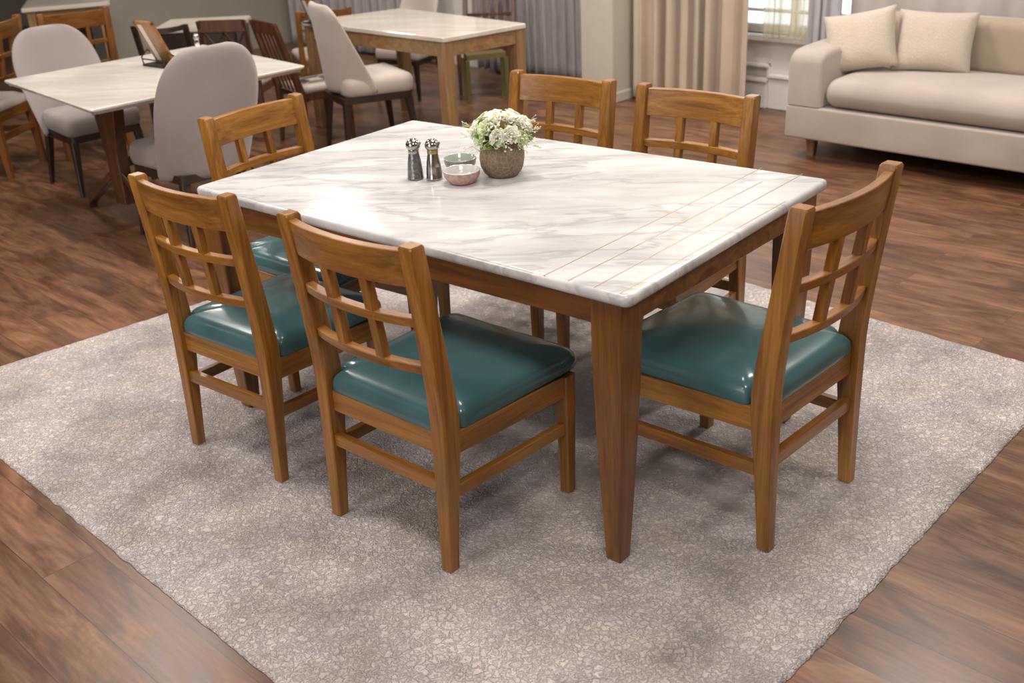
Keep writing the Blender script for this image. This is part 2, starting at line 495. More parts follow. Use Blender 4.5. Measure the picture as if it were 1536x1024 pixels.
# window: frame, panes, sill
wf = bmesh.new()
box(wf, WS0, WS0 + 0.05, UW + 0.05, UW + 0.11, WZ0, WZ1, MR); box(wf, WS1 - 0.05, WS1, UW + 0.05, UW + 0.11, WZ0, WZ1, MR)
box(wf, WS0, WS1, UW + 0.05, UW + 0.11, WZ0, WZ0 + 0.05, MR); box(wf, WS0, WS1, UW + 0.05, UW + 0.11, WZ1 - 0.05, WZ1, MR)
box(wf, -3.66, -3.62, UW + 0.05, UW + 0.11, WZ0, WZ1, MR)
box(wf, WS0, WS1, UW + 0.06, UW + 0.10, 0.595, 0.615, MR); box(wf, WS0, WS1, UW + 0.06, UW + 0.10, 0.90, 0.92, MR)
w1 = link('window_1', wf, TRIMW, kind='structure')
g = bmesh.new(); box(g, WS0 + 0.04, WS1 - 0.04, UW + 0.075, UW + 0.081, WZ0 + 0.03, WZ1 - 0.03, MR)
link('pane', g, PANE, w1, kind='structure')
slab('trim_2', UW - 0.05, UW + 0.05, WS0 - 0.05, WS1 + 0.05, WZ0 - 0.04, WZ0, TRIMW, 0.006)
slab('baseboard_back', UW - 0.03, UW, -3.75, 5.0, 0.0, 0.20, TRIMW, 0.006)
slab('trim_3', UW - 0.045, UW, -3.75, 5.0, 0.20, 0.225, TRIMW, 0.006)
slab('baseboard_window', UW - 0.045, UW, -4.25, -3.75, 0.0, 0.17, TRIMW, 0.006)
slab('trim_4', UW - 0.06, UW, -4.25, -3.75, 0.17, 0.195, TRIMW, 0.006)
slab('trim_5', UW - 0.05, UW, -4.25, -3.75, 0.265, 0.285, TRIMW, 0.004)
slab('trim_6', UW - 0.03, UW, -3.77, -3.75, 0.195, 0.285, TRIMW, 0.004)

# curtains
def curtain(name, s0, s1, uc, z0, z1, amp, nf, mat, label, cat='curtain', group=None, thick=0.003, seed=1):
    rnd = random.Random(seed)
    ph = [rnd.uniform(0, 6.28) for _ in range(6)]
    bm = bmesh.new(); nx = int(nf * 14); nz = 10
    rows = []
    for j in range(nz + 1):
        z = z0 + (z1 - z0) * (j / nz) ** 1.5
        row = []
        for i in range(nx + 1):
            t = i / nx
            s = s0 + (s1 - s0) * t
            a = t * nf * 2 * PI + 1.3 * math.sin(t * 9 + ph[0]) + 0.15 * math.sin(z * 2 + ph[1])
            u = uc + amp * math.sin(a) * (0.75 + 0.25 * math.sin(t * 17 + ph[2])) + 0.25 * amp * math.sin(2.3 * a + ph[3])
            s += 0.35 * amp * math.sin(2 * a + ph[4]) * 0.6
            row.append(bm.verts.new(US(u, s, z)))
        rows.append(row)
    for j in range(nz):
        for i in range(nx):
            bm.faces.new((rows[j][i], rows[j][i + 1], rows[j + 1][i + 1], rows[j + 1][i]))
    o = link(name, bm, mat, smooth=True)
    sm = o.modifiers.new('thickness', 'SOLIDIFY'); sm.thickness = thick
    return tag(o, label, cat, group)

curtain('curtain', -4.665, -3.74, 5.97, 0.03, 2.8, 0.062, 8, TAN, 'floor-length tan curtain gathered in deep folds between the column and the window', seed=3)
curtain('sheer_curtain', -6.35, -5.07, 6.14, 0.03, 2.8, 0.035, 15, SHEER, 'grey-white sheer curtain in fine folds just left of the beige column', seed=5)
curtain('sheer_curtain', -8.9, -6.75, 6.14, 0.03, 2.8, 0.035, 18, SHEER, 'pale sheer curtain far back beyond the oak-framed table', seed=8)
curtain('sheer_curtain', -3.76, -3.42, 6.16, 0.46, 2.8, 0.016, 7, SHEERW, 'thin cream sheer hanging over the bright window beside the sofa arm', seed=6)
curtain('curtain', -3.44, -3.22, 6.13, 0.03, 2.8, 0.03, 3, SHEER, 'narrow white curtain edge behind the sofa arm', seed=11)
curtain('curtain', -3.20, 0.6, 6.19, 0.03, 2.8, 0.018, 14, TAUPE, 'wide taupe curtain hanging behind the sofa back', seed=9)

# ------------------------------------------------------------------ rug
def rug():
    cs = [Vector(p) for p in ((-2.091, 3.424), (0.042, 1.252), (1.812, 3.114), (-0.065, 5.177))]
    NX, NY = 250, 290
    bm = bmesh.new(); grid = []
    for j in range(NY + 1):
        b = j / NY; row = []
        for i in range(NX + 1):
            a = i / NX
            p = cs[0].lerp(cs[1], a).lerp(cs[3].lerp(cs[2], a), b)
            edge = min(a, 1 - a) * 2.9, min(b, 1 - b) * 2.7
            d = min(edge)
            n = noise.noise(Vector((p.x * 3, p.y * 3, 0)))
            if d < 0.02:
                k = 1.0
                p = p + Vector((noise.noise(Vector((p.x * 28, p.y * 28, 1))), noise.noise(Vector((p.x * 28, p.y * 28, 5))))) * 0.005
            c = noise.cell(Vector((p.x * 60, p.y * 60, 0)))
            hgt = 0.0098 + 0.0018 * noise.noise(Vector((p.x * 55, p.y * 55, 3))) + 0.0008 * n
            hgt *= 1 - 0.75 * max(0, 1 - d / 0.014)
            row.append(bm.verts.new((p.x, p.y, hgt)))
        grid.append(row)
    for j in range(NY):
        for i in range(NX):
            bm.faces.new((grid[j][i], grid[j][i + 1], grid[j + 1][i + 1], grid[j + 1][i]))
    # skirt down to the floor
    loop = grid[0] + [grid[j][NX] for j in range(1, NY + 1)] + grid[NY][NX - 1::-1] + [grid[j][0] for j in range(NY - 1, 0, -1)]
    low = [bm.verts.new((v.co.x, v.co.y, 0.0005)) for v in loop]
    n = len(loop)
    for i in range(n):
        bm.faces.new((loop[i], loop[(i + 1) % n], low[(i + 1) % n], low[i]))
    bm.faces.new(low)
    o = link('rug', bm, RUG, smooth=True)
    tag(o, 'large mottled grey-beige looped pile rug under the marble dining table', 'rug')
rug()
ZR = 0.0125

# ------------------------------------------------------------------ dining table
def dining_table():
    corners = {'near': (0.256, 2.147), 'right': (0.918, 2.941), 'back': (-0.321, 3.935), 'left': (-0.939, 3.190)}
    order = ['near', 'right', 'back', 'left']
    base = Vector((-0.02, 3.05, ZR))
    t = thing('dining_table', 'large white marble dining table on tapered wooden legs standing on the rug', 'table', base)
    L = lambda p: Vector((p[0] - base.x, p[1] - base.y))
    pts = [L(corners[k]) for k in order]
    out = round_poly(pts, 0.022, 5)
    lev = []
    zt, zb = 0.76 - ZR, 0.730 - ZR
    for z, d in ((zb, 0.02), (zb, 0.010), (zb + 0.003, 0.004), (zb + 0.008, 0.001), (zb + 0.013, 0.0), (zt - 0.009, 0.0), (zt - 0.005, 0.0015), (zt - 0.002, 0.004), (zt, 0.009), (zt, 0.011), (zt, 0.02)):
        q = inset_poly(out, d)
        lev.append([Vector((p.x, p.y, z)) for p in q])
    bm = bmesh.new(); outline_stack(bm, lev)
    top = link('tabletop', bm, MARB, t, autosharp=40)
    # brass inlays
    lines = [((0.081, 2.306), (0.760, 3.085)), ((0.133, 2.266), (0.727, 2.945)), ((0.187, 2.218), (0.857, 3.000)), ((0.240, 2.176), (0.749, 2.760))]
    for a, b in lines:
        a = L(a); b = L(b); d = (b - a).normalized(); w = Vector((-d.y, d.x)) * 0.0014
        bm = bmesh.new()
        vs = [bm.verts.new((p.x, p.y, z)) for z in (zt - 0.002, zt + 0.0004) for p in (a + w, b + w, b - w, a - w)]
        for fc in ((0, 1, 2, 3), (4, 5, 6, 7), (0, 1, 5, 4), (1, 2, 6, 5), (2, 3, 7, 6), (3, 0, 4, 7)):
            bm.faces.new([vs[i] for i in fc])
        link('brass_inlay', bm, BRASS, top)
    # legs
    ins = {'near': (0.080, 0.070), 'right': (0.060, 0.085), 'left': (0.046, 0.046), 'back': (0.07, 0.07)}
    foot = {}
    for i, k in enumerate(order):
        p = pts[i]; a = (pts[i - 1] - p).normalized(); b = (pts[(i + 1) % 4] - p).normalized()
        # a,b along the two edges away from the corner
        la, lb = ins[k]
        if k in ('near', 'back'): q = p + a * la + b * lb
        else: q = p + a * lb + b * la
        foot[k] = (q, a, b)
        bm = bmesh.new()
        P = [(0.0, 0.0225), (0.06, 0.0255), (0.20, 0.0315), (0.36, 0.0375), (0.50, 0.0415), (0.62, 0.0435), (zb, 0.044)]
        sweep(bm, [(q.x, q.y, z) for z, _ in P], ((a.x, a.y, 0), (b.x, b.y, 0)), [(r, r) for _, r in P], 0.003)
        link('leg', bm, TZ, t, autosharp=30)
    z0, z1 = 0.658 - ZR, zb
    for i, k in enumerate(order):
        k2 = order[(i + 1) % 4]
        q1 = foot[k][0]; q2 = foot[k2][0]
        d = (q2 - q1).normalized(); nrm = Vector((-d.y, d.x))
        c = (q1 + q2) / 2
        if nrm.dot(c) < 0: nrm = -nrm
        a = q1 + d * 0.040 + nrm * 0.022; b = q2 - d * 0.040 + nrm * 0.022
        bm = bmesh.new()
        sweep(bm, [(a.x, a.y, (z0 + z1) / 2), (b.x, b.y, (z0 + z1) / 2)], ((nrm.x, nrm.y, 0), (0, 0, 1)), (0.012, (z1 - z0) / 2), 0.002)
        link('apron', bm, APR, t)
    return t

def rotwood(name, ang):
    m, nt, b = new_mat(name)
    tc = nt.nodes.new('ShaderNodeTexCoord'); mp0 = nt.nodes.new('ShaderNodeMapping'); mp0.inputs['Rotation'].default_value = (0, 0, ang)
    mp = nt.nodes.new('ShaderNodeMapping'); mp.inputs['Scale'].default_value = (2.0, 20, 30)
    nt.links.new(tc.outputs['Object'], mp0.inputs[0]); nt.links.new(mp0.outputs[0], mp.inputs[0])
    n = N(nt, 'ShaderNodeTexNoise', Scale=1.0, Detail=5.0, Roughness=0.65, Distortion=0.8)
    nt.links.new(mp.outputs[0], n.inputs['Vector'])
    r = ramp(nt, [(0.32, TD), (0.5, TM), (0.7, TL)])
    nt.links.new(n.outputs['Fac'], r.inputs[0]); nt.links.new(r.outputs[0], b.inputs['Base Color'])
    b.inputs['Roughness'].default_value = 0.36; b.inputs['Coat Weight'].default_value = 0.3; b.inputs['Coat Roughness'].default_value = 0.2
    return m
APR = rotwood('apron_wood', 0.72)
dining_table()

# ------------------------------------------------------------------ lattice dining chair
SEATH = 0.378
def post_y(z):
    P = [(0.0, -0.002), (0.2, 0.008), (0.40, 0.020), (0.52, 0.010), (0.70, -0.014), (0.89, -0.040)]
    for (z0, y0), (z1, y1) in zip(P, P[1:]):
        if z <= z1: return y0 + (y1 - y0) * (z - z0) / (z1 - z0)
    return P[-1][1]

def make_lattice_chair(label, loc, rz, scale=(1, 1, 1), group=None, wz=WZ, wx=WX, wy=WY, vin=VINYL):
    t = thing('dining_chair', label, 'chair', loc, rz, group); t.scale = scale
    WR, WF, D, H = 0.410, 0.435, 0.450, 0.878
    # rear legs running up into the back posts
    for s in (-1, 1):
        bm = bmesh.new()
        P = [(0.0, 0.0165, 0.0165), (0.12, 0.018, 0.019), (0.26, 0.020, 0.024), (0.36, 0.0205, 0.029), (0.42, 0.0205, 0.030),
             (0.50, 0.0205, 0.0275), (0.62, 0.0205, 0.0245), (0.78, 0.0205, 0.022), (H - 0.004, 0.0205, 0.021), (H + 0.002, 0.0175, 0.018)]
        sweep(bm, [(s * WR / 2, post_y(z), z) for z, _, _ in P], ((1, 0, 0), (0, 1, 0)), [(a, b) for _, a, b in P], 0.003)
        link('back_leg', bm, wz, t, autosharp=28)
    for s in (-1, 1):
        bm = bmesh.new()
        P = [(0.0, 0.0155), (0.10, 0.0165), (0.30, 0.0200), (0.365, 0.0200)]
        sweep(bm, [(s * (WF / 2), D - 0.012, z) for z, _ in P], ((1, 0, 0), (0, 1, 0)), [(a, a) for _, a in P], 0.003)
        link('front_leg', bm, wz, t, autosharp=28)
    # seat rails
    for y, w, z0, z1 in ((0.016, WR / 2 - 0.019, 0.322, 0.384), (D - 0.012, WF / 2 - 0.019, 0.305, 0.366)):
        link('seat_rail', bbox(-w, w, y - 0.011, y + 0.011, z0, z1, 0.002), wx, t)
    for s in (-1, 1):
        bm = bmesh.new()
        sweep(bm, [(s * (WR / 2 + 0.004), 0.045, 0.348), (s * (WF / 2 + 0.004), D - 0.030, 0.336)], ((1, 0, 0), (0, 0, 1)), (0.010, 0.031), 0.002)
        link('seat_rail', bm, wy, t)
        bm = bmesh.new()
        sweep(bm, [(s * WR / 2, 0.026, 0.213), (s * WF / 2, D - 0.028, 0.205)], ((1, 0, 0), (0, 0, 1)), (0.0105, 0.017), 0.002)
        link('stretcher', bm, wy, t)
    link('stretcher', bbox(-WR / 2 + 0.017, WR / 2 - 0.017, -0.003, 0.018, 0.218, 0.254, 0.002), wx, t)
    # cushion
    pl = [Vector(p) for p in ((-0.183, 0.004), (0.183, 0.004), (0.186, 0.052), (0.222, 0.056), (0.234, 0.492), (-0.234, 0.492), (-0.222, 0.056), (-0.186, 0.052))]
    rp = []
    rad = [0.012, 0.012, 0.010, 0.018, 0.045, 0.045, 0.018, 0.010]
    n = len(pl)
    for i in range(n):
        p = pl[i]; a = pl[i - 1]; b = pl[(i + 1) % n]
        d1 = (a - p); d2 = (b - p); r = min(rad[i], d1.length * .45, d2.length * .45)
        s0 = p + d1.normalized() * r; s1 = p + d2.normalized() * r
        for k in range(6):
            f_ = k / 5
            rp.append((1 - f_) ** 2 * s0 + 2 * f_ * (1 - f_) * p + f_ ** 2 * s1)
    # densify long edges
    dens = []
    for i in range(len(rp)):
        a = rp[i]; b = rp[(i + 1) % len(rp)]
        m = max(1, int((b - a).length / 0.03))
        for k in range(m): dens.append(a.lerp(b, k / m))
    cen = Vector((0, 0.26))
    def shrink(p, d):
        v = p - cen
        return cen + Vector((v.x * (1 - d / 0.225), v.y * (1 - d / 0.24)))
    lev = []
    for z, d in ((0.370, 0.012), (0.374, 0.004), (0.382, 0.000), (0.396, 0.0), (0.408, 0.003), (0.417, 0.009), (0.424, 0.018), (0.429, 0.032), (0.4335, 0.055), (0.4375, 0.09), (0.440, 0.13), (0.4412, 0.18)):
        ring = []
        for p in dens:
            q = shrink(p, d)
            # rear edge sits a little higher than the front (domed)
            zz = z + 0.010 * (1 - (q.y / 0.49)) * (1 if z > 0.40 else (z - 0.37) / 0.03)
            # pinch the corners
            ring.append(Vector((q.x, q.y, zz)))
        lev.append(ring)
    bm = bmesh.new(); outline_stack(bm, lev)
    link('seat_cushion', bm, vin, t, smooth=True)
    # welt around cushion bottom
    # back: crest and lattice, curved backwards
    def cy(x, z, bulge=0.032):
        return post_y(z) - bulge * (1 - (x / (WR / 2)) ** 2)
    def curved(name, z0, z1, hw, dep, mat):
        bm = bmesh.new(); pts = []; ax = []; zc = (z0 + z1) / 2
        K = 14
        for i in range(K + 1):
            x = -hw + 2 * hw * i / K
            sl = 0.032 * 2 * x / (WR / 2) ** 2
            tx = Vector((1, sl, 0)).normalized()
            nrm = Vector((-tx.y, tx.x, 0))
            pts.append((x, cy(x, zc), zc)); 
            tilt = Vector((0, (post_y(z1) - post_y(z0)) / max(1e-6, z1 - z0), 1)).normalized()
            ax.append((nrm, tilt))
        sweep(bm, pts, ax, (dep, (z1 - z0) / 2), 0.002)
        return link(name, bm, mat, t, autosharp=35)
    curved('crest_rail', 0.776, 0.868, WR / 2 - 0.017, 0.0115, wx)
    curved('lattice_rail', 0.672, 0.697, WR / 2 - 0.017, 0.0125, wx)
    curved('lattice_rail', 0.545, 0.570, WR / 2 - 0.017, 0.0125, wx)
    for x in (-0.066, 0.066):
        bm = bmesh.new()
        zs = [0.568, 0.64, 0.72, 0.779]
        sweep(bm, [(x, cy(x, z), z) for z in zs], ((1, 0, 0), (0, 1, 0)), (0.0130, 0.0115), 0.0015)
        link('lattice_slat', bm, wz, t, autosharp=35)
    return t

GRP = None
ch = make_lattice_chair('honey wood lattice-back chair with teal seat, nearest the camera on the left long side', (-0.3373, 2.3796, ZR), -0.7317, (1.023, 1.05, 0.99))
dup(ch, (-0.838, 2.830, ZR), -0.685, 'honey wood lattice-back chair with teal seat at far left, overlapping the marble corner', (0.95, 0.93, 0.985))
dup(ch, (0.760, 2.4072, ZR), 0.7902, 'honey wood lattice-back chair with teal seat standing alone at the right end, brass-lined side', (1.02, 1.07, 1.03))
dup(ch, (-0.8213, 3.7054, ZR), -2.2306, 'honey wood lattice chair at the far left end, in front of the grey rounded chair', (0.975, 1, 0.99))
dup(ch, (0.2039, 3.9049, ZR), 2.4496, 'honey wood lattice chair across the table, right behind the white flowers', (1.0, 1, 1.0))
dup(ch, (0.6279, 3.556, ZR), 2.4284, 'honey wood lattice chair across the table, nearest the sofa', (1.0, 1, 1.0))

# ------------------------------------------------------------------ things on the table
ZT = 0.7602
def shaker(x, y, rz, body, label, band):
    t = thing('condiment_shaker', label, 'shaker', (x, y, ZT), rz, 'metal shakers on the marble table')
    bm = lathe([(0.0225, 0), (0.0245, 0.002), (0.0245, 0.006), (0.0235, 0.009), (0.0225, 0.03), (0.020, 0.055), (0.0165, 0.074), (0.0155, 0.080)], 28, cap_top=True)
    link('body', bm, body, t, autosharp=50)
    bm = lathe([(0.0162, 0.079), (0.0166, 0.081), (0.0166, 0.090), (0.0160, 0.092)], 28, cap_top=True)
    link('collar', bm, band, t, autosharp=50)
    bm = lathe([(0.0165, 0.091), (0.0200, 0.094), (0.0222, 0.100), (0.0218, 0.107), (0.0180, 0.114), (0.0120, 0.1195), (0.005, 0.122), (0.0012, 0.1225)], 28, cap_top=True)
    hd = link('cap', bm, STEEL, t, smooth=True)
    # pouring spout nub on the cap
    bm = lathe([(0.0065, 0), (0.0068, 0.006), (0.0055, 0.010), (0.002, 0.011)], 14, Matrix.Translation((0.0135, 0, 0.106)) @ Matrix.Rotation(0.95, 4, 'Y'), cap_top=True)
    link('spout', bm, STEEL, hd, smooth=True)
    return t
shaker(-0.263, 3.154, -0.3, GUN, 'dark hammered metal shaker with steel cap, left one of the pair', STEEL)
shaker(-0.206, 3.140, -0.1, STEEL, 'polished steel shaker next to the small bowls, right one of the pair', BRASS)

CER = plain('pink_ceramic', (0.42, 0.27, 0.21), 0.5, var=0.25, scale=90, coat=0.2)
CERB = plain('stone_ceramic', (0.35, 0.30, 0.26), 0.5, var=0.2, scale=90)
GLZ = plain('white_glaze', (0.62, 0.60, 0.58), 0.12, coat=0.5, var=0.03)
GLZG = plain('celadon_glaze', (0.36, 0.40, 0.35), 0.12, coat=0.5, var=0.05)
def bowl(x, y, r, hh, outm, inm, label):
    t = thing('sauce_bowl', label, 'bowl', (x, y, ZT), 0, 'small bowls on the marble table')
    P = [(0.55, 0), (0.62, 0.03), (0.80, 0.22), (0.94, 0.5), (1.0, 0.86), (1.0, 0.96)]
    bm = lathe([(a * r, b * hh) for a, b in P], 40)
    link('bowl_body', bm, outm, t, smooth=True)
    P = [(1.0, 0.96), (0.985, 1.0), (0.955, 0.97), (0.89, 0.52), (0.74, 0.28), (0.5, 0.17), (0.2, 0.14), (0.01, 0.14)]
    bm = lathe([(a * r, b * hh) for a, b in P], 40, cap_bot=False, cap_top=True)
    link('glazed_inside', bm, inm, t, smooth=True)
bowl(-0.122, 3.088, 0.0545, 0.040, CER, GLZ, 'small speckled pink bowl with white inside, in front of the vase')
bowl(-0.130, 3.225, 0.050, 0.040, CERB, GLZG, 'small bowl with pale green glaze inside, tucked behind the pink bowl')

def vase():
    m, nt, b = new_mat('carved_brown_clay')
    mp = coords(nt)
    v = N(nt, 'ShaderNodeTexVoronoi', feature='DISTANCE_TO_EDGE', Scale=70.0)
    nt.links.new(mp.outputs[0], v.inputs['Vector'])
    r = ramp(nt, [(0.0, (0.27, 0.19, 0.12)), (0.04, (0.24, 0.165, 0.105)), (0.14, (0.185, 0.125, 0.078))])
    nt.links.new(v.outputs['Distance'], r.inputs[0])
    n = N(nt, 'ShaderNodeTexNoise', Scale=150.0, Detail=3.0); nt.links.new(mp.outputs[0], n.inputs['Vector'])
    mx = N(nt, 'ShaderNodeMix', data_type='RGBA', blend_type='OVERLAY'); mx.inputs[0].default_value = 0.5
    nt.links.new(r.outputs[0], mx.inputs[6]); nt.links.new(n.outputs['Fac'], mx.inputs[7])
    nt.links.new(mx.outputs[2], b.inputs['Base Color'])
    b.inputs['Roughness'].default_value = 0.75
    bump(nt, b, v.outputs['Distance'], 0.6, 0.004)
    hh = 0.104
    P = [(0.040, 0), (0.046, 0.002), (0.055, 0.012), (0.0635, 0.030), (0.0670, 0.050), (0.0665, 0.068), (0.0635, 0.086), (0.0585, 0.100), (0.0575, hh), (0.0555, hh), (0.055, 0.095), (0.058, 0.07), (0.05, 0.02), (0.01, 0.01)]
    bm = bmesh.new(); seg = 48
    rings = []
    for q, z in P:
        ring = []
        for k in range(seg):
            a = 2 * PI * k / seg
            # slight facets
            rr = q * (1 + 0.018 * math.cos(7 * a + z * 90)) if 0.005 < z < 0.1 else q
            ring.append(bm.verts.new((rr * math.cos(a), rr * math.sin(a), z)))
        rings.append(ring)
    for i in range(len(rings) - 1):
        for k in range(seg):
            bm.faces.new((rings[i][k], rings[i][(k + 1) % seg], rings[i + 1][(k + 1) % seg], rings[i + 1][k]))
    bm.faces.new(rings[0]); bm.faces.new(rings[-1])
    o = link('vase', bm, m, smooth=True)
    o.location = (-0.002, 3.150, ZT)
    tag(o, 'round carved brown clay vase holding the flowers on the marble table', 'vase')
vase()

PET = plain('white_petal', (0.80, 0.80, 0.66), 0.6, var=0.05, scale=60)
PETG = plain('green_white_petal', (0.62, 0.70, 0.40), 0.6, var=0.08, scale=60)
LEAF = plain('leaf_green', (0.16, 0.32, 0.045), 0.45, var=0.25, scale=40)
LEAFL = plain('light_leaf_green', (0.33, 0.47, 0.12), 0.5, var=0.2, scale=40)
BUD = plain('cream_bud', (0.82, 0.76, 0.60), 0.6, var=0.05, scale=60)
def bouquet():
    rnd = random.Random(12)
    base = Vector((-0.002, 3.150, ZT + 0.092))
    t = thing('bouquet', 'round bouquet of white blooms, tiny blossoms and green leaves in the brown vase', 'flowers', base)
    def frame(d):
        d = d.normalized(); a = d.orthogonal().normalized(); return Matrix((a, d.cross(a), d)).transposed().to_4x4()
    def petal(bm, M, L, W, curl, az, tilt):
        R = M @ Matrix.Rotation(az, 4, 'Z') @ Matrix.Rotation(tilt, 4, 'Y')
        rows = []
        for i in range(6):
            f_ = i / 5
            w = W * math.sin(PI * min(0.97, 0.12 + 0.86 * f_)) ** 0.6
            row = []
            for j in range(5):
                g_ = -1 + j / 2
                p = Vector((curl * f_ * f_ * L * 0.6 + abs(g_) ** 2 * w * 0.35 * (1), g_ * w / 2, f_ * L))
                p.x = -p.x
                row.append(bm.verts.new(R @ p))
            rows.append(row)
        for i in range(5):
            for j in range(4):
                bm.faces.new((rows[i][j], rows[i][j + 1], rows[i + 1][j + 1], rows[i + 1][j]))
    def place(bm, name, mat):
        o = link(name, bm, mat, t, smooth=True)
        s = o.modifiers.new('thickness', 'SOLIDIFY'); s.thickness = 0.0009
        return o
    # blooms (az, elevation, radius from centre)
    blooms = [(200, 72, .085, 0), (250, 62, .090, 1), (310, 62, .088, 0), (160, 50, .088, 1), (30, 55, .088, 0), (100, 50, .085, 1), (340, 36, .093, 0), (225, 34, .086, 1), (190, 25, .090, 0), (20, 22, .095, 1), (295, 20, .084, 0), (60, 30, .09, 0), (130, 25, .09, 1), (262, 14, .080, 0), (322, 8, .082, 1), (215, 12, .082, 1)]
    for az, el, rr, kind in blooms:
        az = math.radians(az); el = math.radians(el)
        d = Vector((math.cos(az) * math.cos(el), math.sin(az) * math.cos(el), math.sin(el)))
        c = Vector((0, 0, 0.020)) + Vector((d.x * 1.08, d.y * 1.08, d.z * 0.95)) * (rr - 0.024)
        Mx = Matrix.Translation(c) @ frame(d)
        bm = bmesh.new()
        for ring, (n, L, W, tilt) in enumerate(((4, .022, .018, 0.10), (5, .025, .022, 0.28), (7, .027, .024, 0.50), (7, .027, .024, 0.78))):
            for k in range(n):
                petal(bm, Mx, 1.12 * L * rnd.uniform(.92, 1.08), W * 1.25, -0.6, 2 * PI * k / n + ring * .5, tilt)
        place(bm, 'bloom', PET if kind == 0 else (PETG if rnd.random() < .5 else PET))
    # clusters of tiny blossoms in front
    for az, el, rr, n in ((262, 30, .098, 46), (285, 8, .088, 30), (238, 46, .096, 26), (320, 14, .092, 22)):
        az = math.radians(az); el = math.radians(el)
        bm = bmesh.new()
        for k in range(n):
            a2 = az + rnd.gauss(0, .20); e2 = el + rnd.gauss(0, .18)
            d = Vector((math.cos(a2) * math.cos(e2), math.sin(a2) * math.cos(e2), math.sin(e2)))
            p = Vector((0, 0, 0.018)) + d * (rr * rnd.uniform(.93, 1.05))
            bmesh.ops.create_icosphere(bm, subdivisions=1, radius=rnd.uniform(.0022, .0042), matrix=Matrix.Translation(p) @ Matrix.Diagonal((1, 1, .8, 1)))
            if k % 3 == 0: tube(bm, [Vector((0, 0, 0.018)) + d * rr * .6, p], .0008, 5)
        link('blossom_cluster', bm, BUD, t, smooth=True)
    # leaves
    for k in range(30):
        az = rnd.uniform(0, 2 * PI); el = rnd.uniform(-0.02, 0.45)
        d = Vector((math.cos(az) * math.cos(el), math.sin(az) * math.cos(el), math.sin(el)))
        M0 = Matrix.Translation(Vector((0, 0, 0.016)) + d * 0.028) @ frame(d)
        bm = bmesh.new()
        petal(bm, M0, rnd.uniform(.055, .078), rnd.uniform(.018, .030), rnd.uniform(-.3, .3), rnd.uniform(0, 6), 0.1)
        place(bm, 'leaf', LEAF if rnd.random() < .5 else LEAFL)
    # loose sprigs reaching out
    for az, el, Ls in ((185, 10, .125), (172, 25, .125), (200, -4, .115), (205, 22, .115), (350, 18, .125), (5, 30, .125), (335, 2, .120), (345, -8, .12), (215, -12, .10), (20, 8, .12), (320, -10, .10)):
        az = math.radians(az); el = math.radians(el)
        bm = bmesh.new()
        d = Vector((math.cos(az) * math.cos(el), math.sin(az) * math.cos(el), math.sin(el)))
        o_ = Vector((0, 0, 0.018))
        pts = [o_ + d * Ls * q + Vector((0, 0, -.01 * q * q)) for q in (0.3, .55, .8, 1.0)]
        tube(bm, pts, .0007, 5)
        for j in range(9):
            e = d + Vector((rnd.gauss(0, .35), rnd.gauss(0, .35), rnd.gauss(0, .4)))
            b0 = pts[2] if j % 2 else pts[1]
            tip = b0 + e.normalized() * rnd.uniform(.012, .028)
            tube(bm, [b0, (b0 + tip) / 2 + Vector((0, 0, .002)), tip], .0006, 4)
            bmesh.ops.create_icosphere(bm, subdivisions=1, radius=rnd.uniform(.0016, .0026), matrix=Matrix.Translation(tip))
        link('sprig', bm, PETG if rnd.random() < .4 else BUD, t, smooth=True)
bouquet()

# ------------------------------------------------------------------ upholstered chairs
def shell(bm, wfun, z0, z1, th, curve, rake, nu=18, nv=16, y0=0.0):
    """closed padded back shell; faces +y (sitter side)"""
    front, back = [], []
    for j in range(nv + 1):
        v = 1 - (1 - j / nv) ** 1.7; z = z0 + (z1 - z0) * v
        fr, bk = [], []
        w = wfun(v)
        for i in range(nu + 1):
            u = -1 + 2 * i / nu
            x = w * u
            yy = y0 - rake * v + curve(v) * (abs(u) ** 2.2)
            k = max(0.0, 1 - abs(u) ** 6) ** 0.5
            kv = max(0.0, 1 - max(0, (v - .9) / .1) ** 2) ** 0.5 if v > .9 else 1.0
            t_ = th * (0.12 + 0.88 * k * kv)
            fr.append(bm.verts.new((x, yy + t_ / 2, z))); bk.append(bm.verts.new((x, yy - t_ / 2, z)))
        front.append(fr); back.append(bk)
    for j in range(nv):
        for i in range(nu):
            bm.faces.new((front[j][i], front[j][i + 1], front[j + 1][i + 1], front[j + 1][i]))
            bm.faces.new((back[j][i], back[j + 1][i], back[j + 1][i + 1], back[j][i + 1]))
        for i in (0, nu):
            bm.faces.new((front[j][i], front[j + 1][i], back[j + 1][i], back[j][i]))
    for j in (0, nv):
        for i in range(nu):
            bm.faces.new((front[j][i], front[j][i + 1], back[j][i + 1], back[j][i]))

def cushion_bm(w0, w1, y0, y1, z0, z1, r=0.05, crown=0.012):
    base = [Vector((-w0, y0)), Vector((w0, y0)), Vector((w1, y1)), Vector((-w1, y1))]
    out = round_poly(base, r, 6)
    h_ = z1 - z0
    lev = []
    for fz, d in ((0, .02), (.10, .006), (.28, 0), (.62, 0), (.80, .006), (.92, .018), (1.0, .04)):
        lev.append([Vector((p.x, p.y, z0 + fz * h_)) for p in inset_poly(out, d)])
    c = Vector((0, (y0 + y1) / 2))
    q = inset_poly(out, .04)
    for f_, dz in ((.7, .6), (.4, .9), (.15, 1.0)):
        lev.append([Vector((c.x + (p.x - c.x) * f_, c.y + (p.y - c.y) * f_, z1 + crown * dz)) for p in q])
    bm = bmesh.new(); outline_stack(bm, lev); return bm

